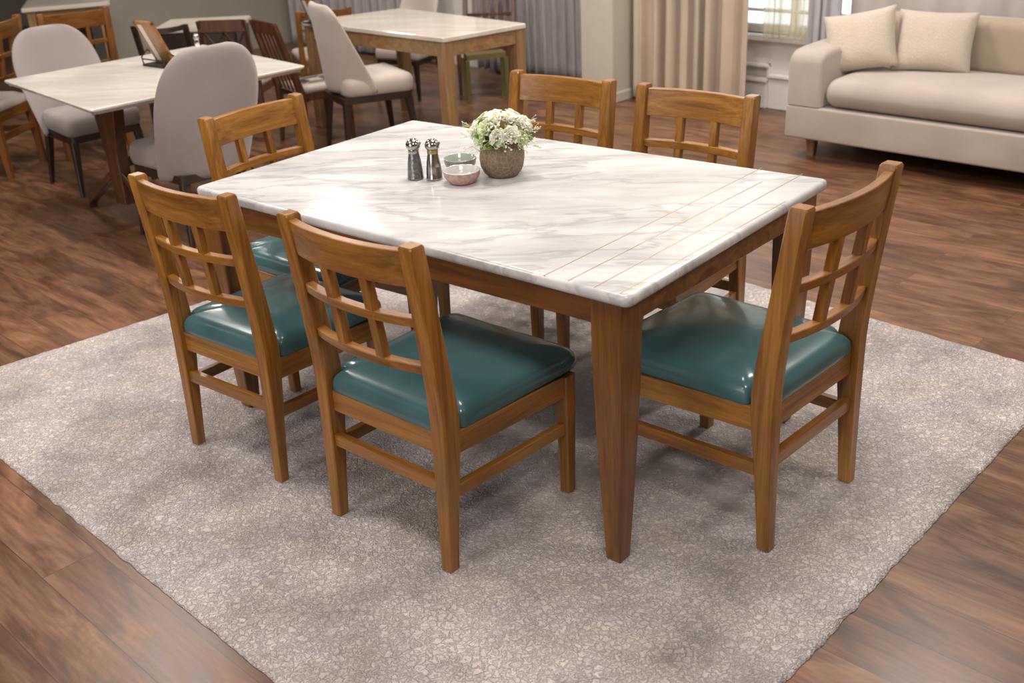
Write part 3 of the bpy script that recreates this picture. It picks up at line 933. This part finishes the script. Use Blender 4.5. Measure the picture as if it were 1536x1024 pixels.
def make_shell_chair(label, loc, rz, fab, kind='round', scale=(1, 1, 1), tip=True):
    t = thing('upholstered_chair', label, 'chair', loc, rz); t.scale = scale
    if kind == 'round':
        def wf(v):
            if v < .50: return 0.222 + 0.028 * (v / .50) ** .8
            q = (v - .50) / .50
            return 0.175 * max(0.0, 1 - q ** 2.7) ** 0.5 + 0.075
        cv = lambda v: 0.12 * (1 - v) ** 1.2 + 0.02
        z0, z1, rk = 0.30, 0.88, 0.12
    else:
        def wf(v):
            w = 0.215 - 0.032 * v
            return w if v < .86 else w - 0.045 * ((v - .86) / .14) ** 2
        cv = lambda v: 0.20 * (1 - v) ** 0.9 + 0.015
        z0, z1, rk = 0.385, 0.89, 0.045
    bm = bmesh.new(); shell(bm, wf, z0, z1, 0.062, cv, rk, y0=-0.19)
    o = link('backrest', bm, fab, t, smooth=True)
    ss = o.modifiers.new('soft', 'SUBSURF'); ss.levels = 1; ss.render_levels = 1
    zo = 0.0 if kind == 'round' else 0.035
    link('seat_cushion', cushion_bm(0.185, 0.225, -0.175, 0.245, 0.335 + zo, 0.445 + zo), fab, t, smooth=True)
    bm = bmesh.new()
    out = round_poly([Vector((-0.18, -0.20)), Vector((0.18, -0.20)), Vector((0.215, 0.235)), Vector((-0.215, 0.235))], .04, 5)
    outline_stack(bm, [[Vector((p.x, p.y, z)) for p in out] for z in (0.300 + zo, 0.337 + zo)])
    link('seat_frame', bm, DW, t, autosharp=40)
    for sx in (-1, 1):
        for yy, sy in ((-0.165, -1), (0.205, 1)):
            bm = bmesh.new()
            top = Vector((sx * (0.155 if yy < 0 else 0.185), yy, 0.31 + zo)); bot = top + Vector((sx * 0.030, sy * 0.035, -0.31 - zo))
            sweep(bm, [bot, bot.lerp(top, .5), top], ((1, 0, 0), (0, 1, 0)), [(.0105, .0105), (.0155, .0155), (.021, .021)], .004)
            lg = link('leg', bm, DW, t, autosharp=40)
            if tip:
                bm = bmesh.new()
                sweep(bm, [bot + Vector((0, 0, -0.0005)), bot.lerp(top, .07)], ((1, 0, 0), (0, 1, 0)), [(.0120, .0120), (.0128, .0128)], .004)
                link('leg_tip', bm, SILVER, lg)
    return t

def make_slat_chair(label, loc, rz, scale, kind):
    """brown wooden side chair; kind: 'cross' X-lattice or 'slat' upright slats"""
    t = thing('wooden_chair', label, 'chair', loc, rz); t.scale = scale
    W = 0.40; Hh = 0.95
    py = lambda z: (0.02 if z < .42 else 0.02 - 0.15 * (z - .42) / .53)
    for s in (-1, 1):
        bm = bmesh.new()
        sweep(bm, [(s * W / 2, py(z) - (0.03 if z == 0 else 0), z) for z in (0, .25, .42, .7, Hh)], ((1, 0, 0), (0, 1, 0)), [(.014, .014), (.018, .02), (.019, .024), (.018, .02), (.017, .016)], .003)
        link('back_leg', bm, MW, t)
        bm = bmesh.new(); sweep(bm, [(s * W / 2, .42, 0), (s * W / 2, .41, .42)], ((1, 0, 0), (0, 1, 0)), [(.013, .013), (.019, .019)], .003)
        link('front_leg', bm, MW, t)
        link('seat_rail', bbox(s * W / 2 - .01, s * W / 2 + .01, .03, .40, .36, .42, .002), MW, t)
    link('seat_rail', bbox(-W / 2, W / 2, .40, .42, .36, .42, .002), MW, t)
    link('crest_rail', bbox(-W / 2 - .005, W / 2 + .005, py(.91) - .012, py(.91) + .010, .865, .955, .004), MW, t)
    link('lower_rail', bbox(-W / 2, W / 2, py(.60) - .008, py(.60) + .008, .585, .615, .002), MW, t)
    if kind == 'cross':
        for a, b in (((-.18, .62), (.0, .86)), ((.0, .86), (.18, .62)), ((-.18, .86), (.0, .62)), ((.0, .62), (.18, .86)), ((0, .62), (0, .86))):
            bm = bmesh.new(); p = Vector((a[0], py(a[1]), a[1])); q = Vector((b[0], py(b[1]), b[1]))
            sweep(bm, [p, q], ((1, 0, 0), (0, 1, 0)), (.009, .006), .001); link('cross_slat', bm, MW, t)
        for x in (-.09, .0, .09):
            bm = bmesh.new(); sweep(bm, [(x, py(.43), .43), (x * .7, py(.60), .60)], ((1, 0, 0), (0, 1, 0)), (.009, .006), .001); link('back_slat', bm, MW, t)
    else:
        for x in (-.13, -.065, 0, .065, .13):
            bm = bmesh.new(); sweep(bm, [(x, py(.43), .43), (x, py(.88), .88)], ((1, 0, 0), (0, 1, 0)), (.012, .006), .001); link('back_slat', bm, MW, t)
    link('seat_cushion', cushion_bm(.185, .215, 0.02, .44, .41, .47, .03, .008), CREAMF, t, smooth=True)
    return t

# table with two grey chairs, left
def cafe_table():
    base = Vector((-1.715, 5.505, 0.0)); Z = 0.70
    t = thing('cafe_table', 'cream marble table on a tapered wooden pedestal between two grey chairs', 'table', base)
    P = [Vector((p[0] - base.x, p[1] - base.y)) for p in ((-1.763, 4.684), (-0.960, 5.497), (-1.668, 6.333), (-2.475, 5.514))]
    out = round_poly(P, .015, 4)
    bm = bmesh.new()
    outline_stack(bm, [[Vector((p.x, p.y, z)) for p in inset_poly(out, d)] for z, d in ((Z - .032, .03), (Z - .012, .002), (Z - .004, 0), (Z, .006), (Z, .009))])
    link('tabletop', bm, MARB2, t, autosharp=25)
    for sgn in (-1, 1):
        bm = bmesh.new()
        off = Vector((R2, -R2, 0)) * 0.0 + Vector((R2, R2, 0)) * 0.28 * sgn
        a = Vector((R2, -R2, 0)); b = Vector((R2, R2, 0))
        sweep(bm, [off + Vector((0, 0, .10)), off + Vector((0, 0, .36)), off + Vector((0, 0, Z - .03))], (a, b), [(.05, .03), (.06, .03), (.13, .03)], .004)
        link('pedestal', bm, MW, t)
        for sg2 in (-1, 1):
            bm = bmesh.new()
            sweep(bm, [off + a * .40 * sg2 + Vector((0, 0, 0.0)), off + a * .38 * sg2 + Vector((0, 0, .05)), off + a * .03 * sg2 + Vector((0, 0, .26))], (b, Vector((0, 0, 1))), (.022, .022), .003)
            link('foot', bm, MW, t)
    bm = bmesh.new(); sweep(bm, [Vector((R2, R2, 0)) * -.27 + Vector((0, 0, .30)), Vector((R2, R2, 0)) * .27 + Vector((0, 0, .30))], (Vector((R2, -R2, 0)), Vector((0, 0, 1))), (.014, .022), .003)
    link('stretcher', bm, DW, t)
cafe_table()
make_shell_chair('grey rounded upholstered chair beyond the cream marble table, its front side facing us', (-2.33, 6.10, 0), -2.356, GREYF, scale=(1, 1, .965), tip=False)
make_shell_chair('grey rounded upholstered chair seen from behind, in front of the cream marble table', (-1.45, 5.06, 0), 0.74, GREYF, scale=(1.06, 1.0, 1.05), tip=False)

# oak framed table
def oak_table():
    Z = 0.68; base = Vector((-0.50, 6.92, 0))
    t = thing('oak_table', 'long glossy beige marble table on a pale oak frame at the back', 'table', base)
    P = [Vector((p[0] - base.x, p[1] - base.y)) for p in ((-0.300, 6.252), (0.183, 6.637), (-0.633, 7.599), (-1.248, 7.203))]
    out = round_poly(P, .012, 4); bm = bmesh.new()
    outline_stack(bm, [[Vector((p.x, p.y, z)) for p in inset_poly(out, d)] for z, d in ((Z - .028, .004), (Z - .024, 0), (Z - .004, 0), (Z, .004), (Z, .007))])
    link('tabletop', bm, MARB3, t, autosharp=25)
    q = []
    for i in range(4):
        p = P[i]; a = (P[i - 1] - p).normalized(); b = (P[(i + 1) % 4] - p).normalized()
        c = p + (a + b) * .042
        q.append(c)
        bm = bmesh.new(); sweep(bm, [(c.x, c.y, 0), (c.x, c.y, Z - .03)], ((a.x, a.y, 0), (b.x, b.y, 0)), (.034, .034), .003)
        link('leg', bm, OZ, t)
    for i in range(4):
        a = q[i]; b = q[(i + 1) % 4]; d = (b - a).normalized(); nn = Vector((-d.y, d.x))
        bm = bmesh.new(); zc = Z - .028 - .042
        a2 = a + d * .032; b2 = b - d * .032
        sweep(bm, [(a2.x, a2.y, zc), (b2.x, b2.y, zc)], ((nn.x, nn.y, 0), (0, 0, 1)), (.026, .042), .002)
        link('apron', bm, OX, t)
    # low end stretcher
    a = q[0]; b = q[1]; d = (b - a).normalized(); nn = Vector((-d.y, d.x)); a2 = a + d * .032; b2 = b - d * .032
    bm = bmesh.new(); sweep(bm, [(a2.x, a2.y, .12), (b2.x, b2.y, .12)], ((nn.x, nn.y, 0), (0, 0, 1)), (.02, .03), .002)
    link('stretcher', bm, OX, t)
oak_table()
make_shell_chair('tall cream upholstered chair seen from its side, at the left of the oak-framed table', (-0.80, 6.46, 0), -1.12, CREAMF, kind='square', scale=(1.0, 1.0, 1.0))
make_shell_chair('cream chair behind the oak-framed table, mostly hidden by the tabletop', (-0.62, 7.98, 0), 2.6, CREAMF, kind='square', scale=(.85, .85, .80))
make_slat_chair('dark brown slat-back chair beyond the right end of the oak-framed table', (-0.05, 8.28, 0), 3.0, (.9, .85, .85), 'slat')

# metal frame end behind the oak table
t = thing('metal_side_table', 'olive-brass square metal frame table under the far end of the oak table', 'table', (0.02, 7.45, 0))
t = t
fr = [(-.27, -.08), (0, 0), (-.03, .13), (-.30, .05)]
t.location = (0.06, 7.72, 0)
for x, y in fr:
    bm = bmesh.new(); sweep(bm, [(x, y, 0), (x, y, .30)], ((1, 0, 0), (0, 1, 0)), (.014, .014), .002); link('leg', bm, OLIVE, t)
bm = bmesh.new()
outline_stack(bm, [[Vector((x, y, z)) for x, y in fr] for z in (.30, .335)]); link('top', bm, OLIVE, t)

def menu_stand(name, label, loc, rz, holder, sc=1.0):
    t = thing(name, label, 'menu stand', loc, rz); t.scale = (sc,) * 3
    M = Matrix.Translation((0, 0, .012)) @ Matrix.Rotation(0.42, 4, 'X')
    bm = bmesh.new()
    for a in ((-.085, -.070, 0, .26), (.070, .085, 0, .26), (-.085, .085, 0, .016), (-.085, .085, .244, .26), (-.02, .07, .016, .244)):
        box(bm, a[0], a[1], -.008, .008, a[2], a[3], M)
    link('wooden_frame', bm, WZ, t)
    bm = bmesh.new(); box(bm, -.070, -.02, -.004, .004, .016, .244, M); link('paper_panel', bm, PAPER, t)
    bm = bmesh.new()
    box(bm, -.10, .10, -.09, .05, 0, .012)
    tube(bm, [(-.095, -.085, .01), (-.105, -.085, .05), (-.095, -.05, .085), (-.09, 0, .05), (-.095, .045, .01)], .004, 6)
    tube(bm, [(.095, -.085, .01), (.105, -.085, .05), (.095, -.05, .085), (.09, 0, .05), (.095, .045, .01)], .004, 6)
    tube(bm, [(-.1, -.088, .04), (.1, -.088, .04)], .004, 6)
    link('holder', bm, holder, t)
    return t
menu_stand('menu_stand', 'leaning wooden framed menu in a black wire holder on the cream marble table', (-1.71, 5.72, .70), -0.70, BLACK, 0.92)
menu_stand('menu_stand', 'small wooden menu in a dark green holder on the oak-framed table', (-1.14, 7.12, .68), -0.6, GREENM, 0.62)
t = thing('glass_bottle', 'slim clear glass cruet beside the leaning wooden menu', 'bottle', (-1.56, 5.80, .70))
bm = lathe([(.022, 0), (.027, .004), (.027, .04), (.015, .065), (.0115, .09), (.0125, .105), (.0125, .11)], 20, cap_top=True); link('bottle_body', bm, GLASS, t, smooth=True)
bm = lathe([(.013, .110), (.016, .113), (.016, .130), (.009, .136)], 20, cap_top=True); link('stopper', bm, STEEL, t, smooth=True)
o = link('napkin', bbox(-.05, .05, -.035, .035, 0, .02, .004, 2), PAPER); o.location = (-1.63, 5.90, .7005); o.rotation_euler = (0, 0, .6)
tag(o, 'folded white napkin beside the glass cruet on the cream marble table', 'napkin')

# brown chairs beyond
make_slat_chair('brown wooden chair with crossed X lattice back behind the near grey chair', (-1.655, 6.92, 0), -0.15, (.72, .8, .80), 'cross')
make_slat_chair('brown wooden chair with upright slats turned sideways toward the cream chair', (-1.30, 6.72, 0), -0.95, (.80, .8, .80), 'slat')
# lattice chairs far left
dup(ch, (-2.52, 6.72, 0), 0.59, 'brown lattice-back wooden chair behind the far grey chair', (.93, .95, 1.0))
dup(ch, (-2.87, 6.44, 0), 1.45, 'brown lattice-back wooden chair at the left edge, seen from the side', (.95, .95, 1.0))
dup(ch, (-1.25, 8.15, 0), 0.3, 'brown lattice-back wooden chair beyond the oak-framed table, by the sheer curtain', (.9, .9, .72))

for o in list(C.objects):
    if o.type == 'MESH' and o.parent and o.parent.name.startswith('dining_chair') and o.parent.location.z < 0.001:
        o.data = o.data.copy(); m_ = o.data.materials[0]
        o.data.materials[0] = {VINYL: CREAMF, WX: TX, WY: TY, WZ: TZ}[m_]
# far tables and dark chair
def box_table(name, label, loc, rz, w, d, Z, topm, legm, apr=OX):
    t = thing(name, label, 'table', loc, rz)
    link('tabletop', bbox(-w / 2, w / 2, -d / 2, d / 2, Z - .03, Z, .005), topm, t)
    for sx in (-1, 1):
        for sy in (-1, 1):
            bm = bmesh.new(); sweep(bm, [(sx * (w / 2 - .06), sy * (d / 2 - .06), 0), (sx * (w / 2 - .06), sy * (d / 2 - .06), Z - .03)], ((1, 0, 0), (0, 1, 0)), (.032, .032), .003); link('leg', bm, legm, t)
        link('apron', bbox(-w / 2 + .09, w / 2 - .09, sx * (d / 2 - .06) - .012, sx * (d / 2 - .06) + .012, Z - .11, Z - .031, .002), apr, t)
        link('apron', bbox(sx * (w / 2 - .06) - .012, sx * (w / 2 - .06) + .012, -d / 2 + .09, d / 2 - .09, Z - .11, Z - .031, .002), apr, t)
    return t
box_table('side_dining_table', 'oak table with pale top beyond the far-left lattice chairs', (-3.28, 8.72, 0), 0.30, .62, .7, .72, MARB3, OZ)
def console():
    t = thing('console_cabinet', 'dark wooden console cabinet with pale marble top against the olive wall', 'cabinet', (-1.98, 7.58, 0), 0.0)
    link('cabinet_body', bbox(-.26, .26, -.18, .22, .04, .62, .004), DW, t)
    link('plinth', bbox(-.24, .24, -.15, .2, 0, .04, .002), DW, t)
    link('marble_top', bbox(-.28, .28, -.20, .24, .62, .655, .006), MARB3, t)
    for x0, x1 in ((-.25, -.004), (.004, .25)):
        d = link('door', bbox(x0, x1, -.195, -.181, .06, .60, .003), DW, t)
        link('knob', bbox(*( (x1 - .03, x1 - .018) if x0 < 0 else (x0 + .018, x0 + .03)), -.21, -.195, .32, .34, .002), SILVER, d)
console()
def dark_chair():
    t = thing('dark_wooden_chair', 'near-black wooden chair with a curved top rail in front of the dark console', 'chair', (-2.03, 6.86, 0), -0.1)
    t.scale = (.80, .8, .84)
    for s in (-1, 1):
        bm = bmesh.new(); sweep(bm, [(s * .2, -.03, 0), (s * .2, .0, .4), (s * .2, -.03, .7), (s * .2, -.09, .9)], ((1, 0, 0), (0, 1, 0)), [(.013, .013), (.02, .025), (.018, .02), (.02, .02)], .003); link('back_leg', bm, DW, t)
        bm = bmesh.new(); sweep(bm, [(s * .2, .4, 0), (s * .2, .4, .4)], ((1, 0, 0), (0, 1, 0)), [(.013, .013), (.02, .02)], .003); link('front_leg', bm, DW, t)
    bm = bmesh.new(); K = 10
    sweep(bm, [(-.21 + .42 * i / K, -.09 - .05 * (1 - (2 * i / K - 1) ** 2), .885 - .02 * (1 - (2 * i / K - 1) ** 2)) for i in range(K + 1)], ((0, 1, 0), (0, 0, 1)), (.012, .018), .004); link('top_rail', bm, DW, t, smooth=False)
    link('seat', bbox(-.22, .22, -.02, .43, .38, .43, .01), DW, t)
dark_chair()

# ------------------------------------------------------------------ sofa
def sofa():
    # local frame: x along s (to the right in the photo), y = towards the window wall
    u0, s0 = 5.27, -3.06
    base = US(u0, s0, 0)
    t = thing('sofa', 'long beige linen sofa with rounded arm and short wooden legs by the window wall', 'sofa', base, -PI / 4)
    Lx, D = 2.35, 0.84
    def soft(name, x0, x1, y0, y1, z0, z1, w, mat, seg=4, parent=t, fn=None):
        def ticks(a, b, m):
            arc = [w * (1 - math.cos(k / 5 * PI / 2)) for k in range(6)]
            A = [a + q for q in arc]; B = [b - q for q in arc][::-1]
            return A + [A[-1] + (B[0] - A[-1]) * k / m for k in range(1, m)] + B
        X = ticks(x0, x1, 24); Y = ticks(y0, y1, 8); Z = ticks(z0, z1, 3)
        bm = bmesh.new()
        def face(P, Q, fnp):
            g = [[bm.verts.new(fnp(p, q)) for q in Q] for p in P]
            for i in range(len(P) - 1):
                for j in range(len(Q) - 1):
                    bm.faces.new((g[i][j], g[i + 1][j], g[i + 1][j + 1], g[i][j + 1]))
        for c in (x0, x1): face(Y, Z, lambda p, q, c=c: (c, p, q))
        for c in (y0, y1): face(X, Z, lambda p, q, c=c: (p, c, q))
        for c in (z0, z1): face(X, Y, lambda p, q, c=c: (p, q, c))
        bmesh.ops.remove_doubles(bm, verts=bm.verts[:], dist=1e-5)
        lo = Vector((x0 + w, y0 + w, z0 + w)); hi = Vector((x1 - w, y1 - w, z1 - w))
        for v in bm.verts:
            q = Vector([min(max(v.co[k], lo[k]), hi[k]) for k in range(3)])
            d = v.co - q
            if d.length > 1e-9: v.co = q + d.normalized() * w
        if fn:
            for v in bm.verts: v.co = fn(v.co)
        return link(name, bm, mat, parent, smooth=True)
    soft('base', 0, Lx, 0, D, 0.115, 0.292, .012, SOFAF, 3)
    for x in (0, Lx - .2):
        # arm: profile in y-z swept over x with rounded top
        prof = [(0.0, .295), (0.0, .52), (0.01, .555), (0.04, .578), (0.12, .588), (0.35, .592), (0.55, .605), (0.70, .63), (0.82, .64), (0.84, .62), (0.84, .295)]
        bm = bmesh.new(); levs = []
        for fx, d in ((0, .03), (.03, .012), (.10, .0), (.5, 0), (.9, 0), (.97, .012), (1, .03)):
            ring = []
            for (y, z) in prof:
                yy = y; zz = z - (d if z > .3 else 0)
                if y < .1: yy = y + d * .5
                ring.append(Vector((x + .205 * fx, yy, zz)))
            levs.append(ring)
        outline_stack(bm, levs)
        bmesh.ops.recalc_face_normals(bm, faces=bm.faces[:])
        o = link('arm', bm, SOFAF, t, smooth=True)
        o.data.set_sharp_from_angle(angle=1.2)
    soft('backrest', 0.19, Lx - .19, 0.70, 0.86, 0.293, 0.70, .06, SOFAF, 4)
    soft('back_cushion', 0.212, Lx / 2 + .1, 0.60, 0.72, 0.42, 0.715, .055, SOFAB, 4)
    soft('back_cushion', Lx / 2 + .103, Lx - .212, 0.60, 0.72, 0.42, 0.715, .055, SOFAB, 4)
    def puff(co):
        x = (co.x - .2) / (Lx - .4); y = co.y / .6
        k = max(0, 1 - (2 * x - 1) ** 6) * max(0, 1 - (2 * min(1, max(0, y)) - 1) ** 4)
        if co.z > .37: co.z += .018 * k
        return co
    soft('seat_cushion', 0.209, Lx - .209, 0.0, 0.64, 0.296, 0.446, .072, SOFAF, 5, fn=puff)
    for x in (0.11, Lx - .11):
        for y in (0.12, D - .12):
            bm = bmesh.new(); sweep(bm, [(x, y, 0), (x, y, .118)], ((1, 0, 0), (0, 1, 0)), [(.020, .020), (.028, .028)], .004); link('leg', bm, OZ, t)
    return t
sofa()

def pillow(label, loc, rot, w=0.46, hgt=0.40, th=0.15):
    bm = bmesh.new(); n = 16; F_, B_ = [], []
    for j in range(n + 1):
        fr, bk = [], []
        for i in range(n + 1):
            a = -1 + 2 * i / n; b = -1 + 2 * j / n
            pin = 1 - .07 * (1 - b * b) * (abs(a) ** 3) ; pin2 = 1 - .07 * (1 - a * a) * (abs(b) ** 3)
            x = a * w / 2 * pin; z = b * hgt / 2 * pin2
            k = ((1 - abs(a) ** 2.6) * (1 - abs(b) ** 2.6)) ** .55 if abs(a) < 1 and abs(b) < 1 else 0
            y = th / 2 * k + .006
            y *= 1 + .05 * noise.noise(Vector((a * 3, b * 3, 0)))
            fr.append(bm.verts.new((x, -y, z))); bk.append(bm.verts.new((x, y, z)))
        F_.append(fr); B_.append(bk)
    for j in range(n):
        for i in range(n):
            bm.faces.new((F_[j][i], F_[j][i + 1], F_[j + 1][i + 1], F_[j + 1][i])); bm.faces.new((B_[j][i], B_[j + 1][i], B_[j + 1][i + 1], B_[j][i + 1]))
        bm.faces.new((F_[j][0], F_[j + 1][0], B_[j + 1][0], B_[j][0])); bm.faces.new((F_[j][n], B_[j][n], B_[j + 1][n], F_[j + 1][n]))
        bm.faces.new((F_[0][j], B_[0][j], B_[0][j + 1], F_[0][j + 1])); bm.faces.new((F_[n][j], F_[n][j + 1], B_[n][j + 1], B_[n][j]))
    o = link('throw_pillow', bm, PILF, smooth=True)
    o.location = loc; o.rotation_euler = rot
    return tag(o, label, 'pillow', 'knitted pillows on the sofa')
pillow('knitted cream pillow leaning at a tilt against the sofa arm', (1.955, 5.92, .606), (-0.42, -0.20, -0.50), .38, .325, .13)
pillow('knitted cream pillow standing upright, right of the tilted one', (2.305, 5.79, .606), (-0.42, 0.03, -0.46), .40, .325, .13)

# ------------------------------------------------------------------ lights
def area(name, loc, size, power, col=(1, .945, .885), rot=(0, 0, 0), shape='DISK'):
    l = bpy.data.lights.new(name, 'AREA'); l.shape = shape; l.size = size; l.energy = power; l.color = col
    o = bpy.data.objects.new(name, l); C.objects.link(o); o.location = loc; o.rotation_euler = rot
    return o
for (u, s, p, sz) in ((0.6, -3.4, 40, .8), (0.8, -0.6, 40, .8), (2.6, -2.4, 46, .8), (3.0, 0.6, 42, .7), (4.6, -1.6, 50, .5), (4.3, -4.6, 46, .5), (2.2, -5.2, 46, .5),
                      (3.6, -7.4, 28, .5), (0.0, -6.6, 26, .5), (-2.0, -2.4, 40, .8), (5.0, -6.9, 26, .5), (5.2, -3.6, 46, .5)):  # last entry is added to brighten the wall below the window
    v = US(u, s, CH - 0.03)
    area('ceiling_light', v, sz, p)
# cool front fill added behind the camera to lift the shadows
v = US(-3.6, -2.0, 1.6); o = area('front_fill', v, 1.0, 75, (0.93, 0.96, 1.0), shape='RECTANGLE')
o.data.size = 3.2; o.data.size_y = 1.7; o.rotation_euler = (PI / 2, 0, -PI / 4)
# daylight through the window
w = bpy.data.worlds.new('world'); bpy.context.scene.world = w; w.use_nodes = True
bg = w.node_tree.nodes['Background']; bg.inputs[0].default_value = (0.86, 0.93, 1.0, 1); bg.inputs[1].default_value = 3.0

sc = bpy.context.scene
sc.view_settings.view_transform = 'Standard'; sc.view_settings.look = 'None'
sc.view_settings.gamma = 1; sc.view_settings.exposure = -0.20
sc.view_settings.use_curve_mapping = False
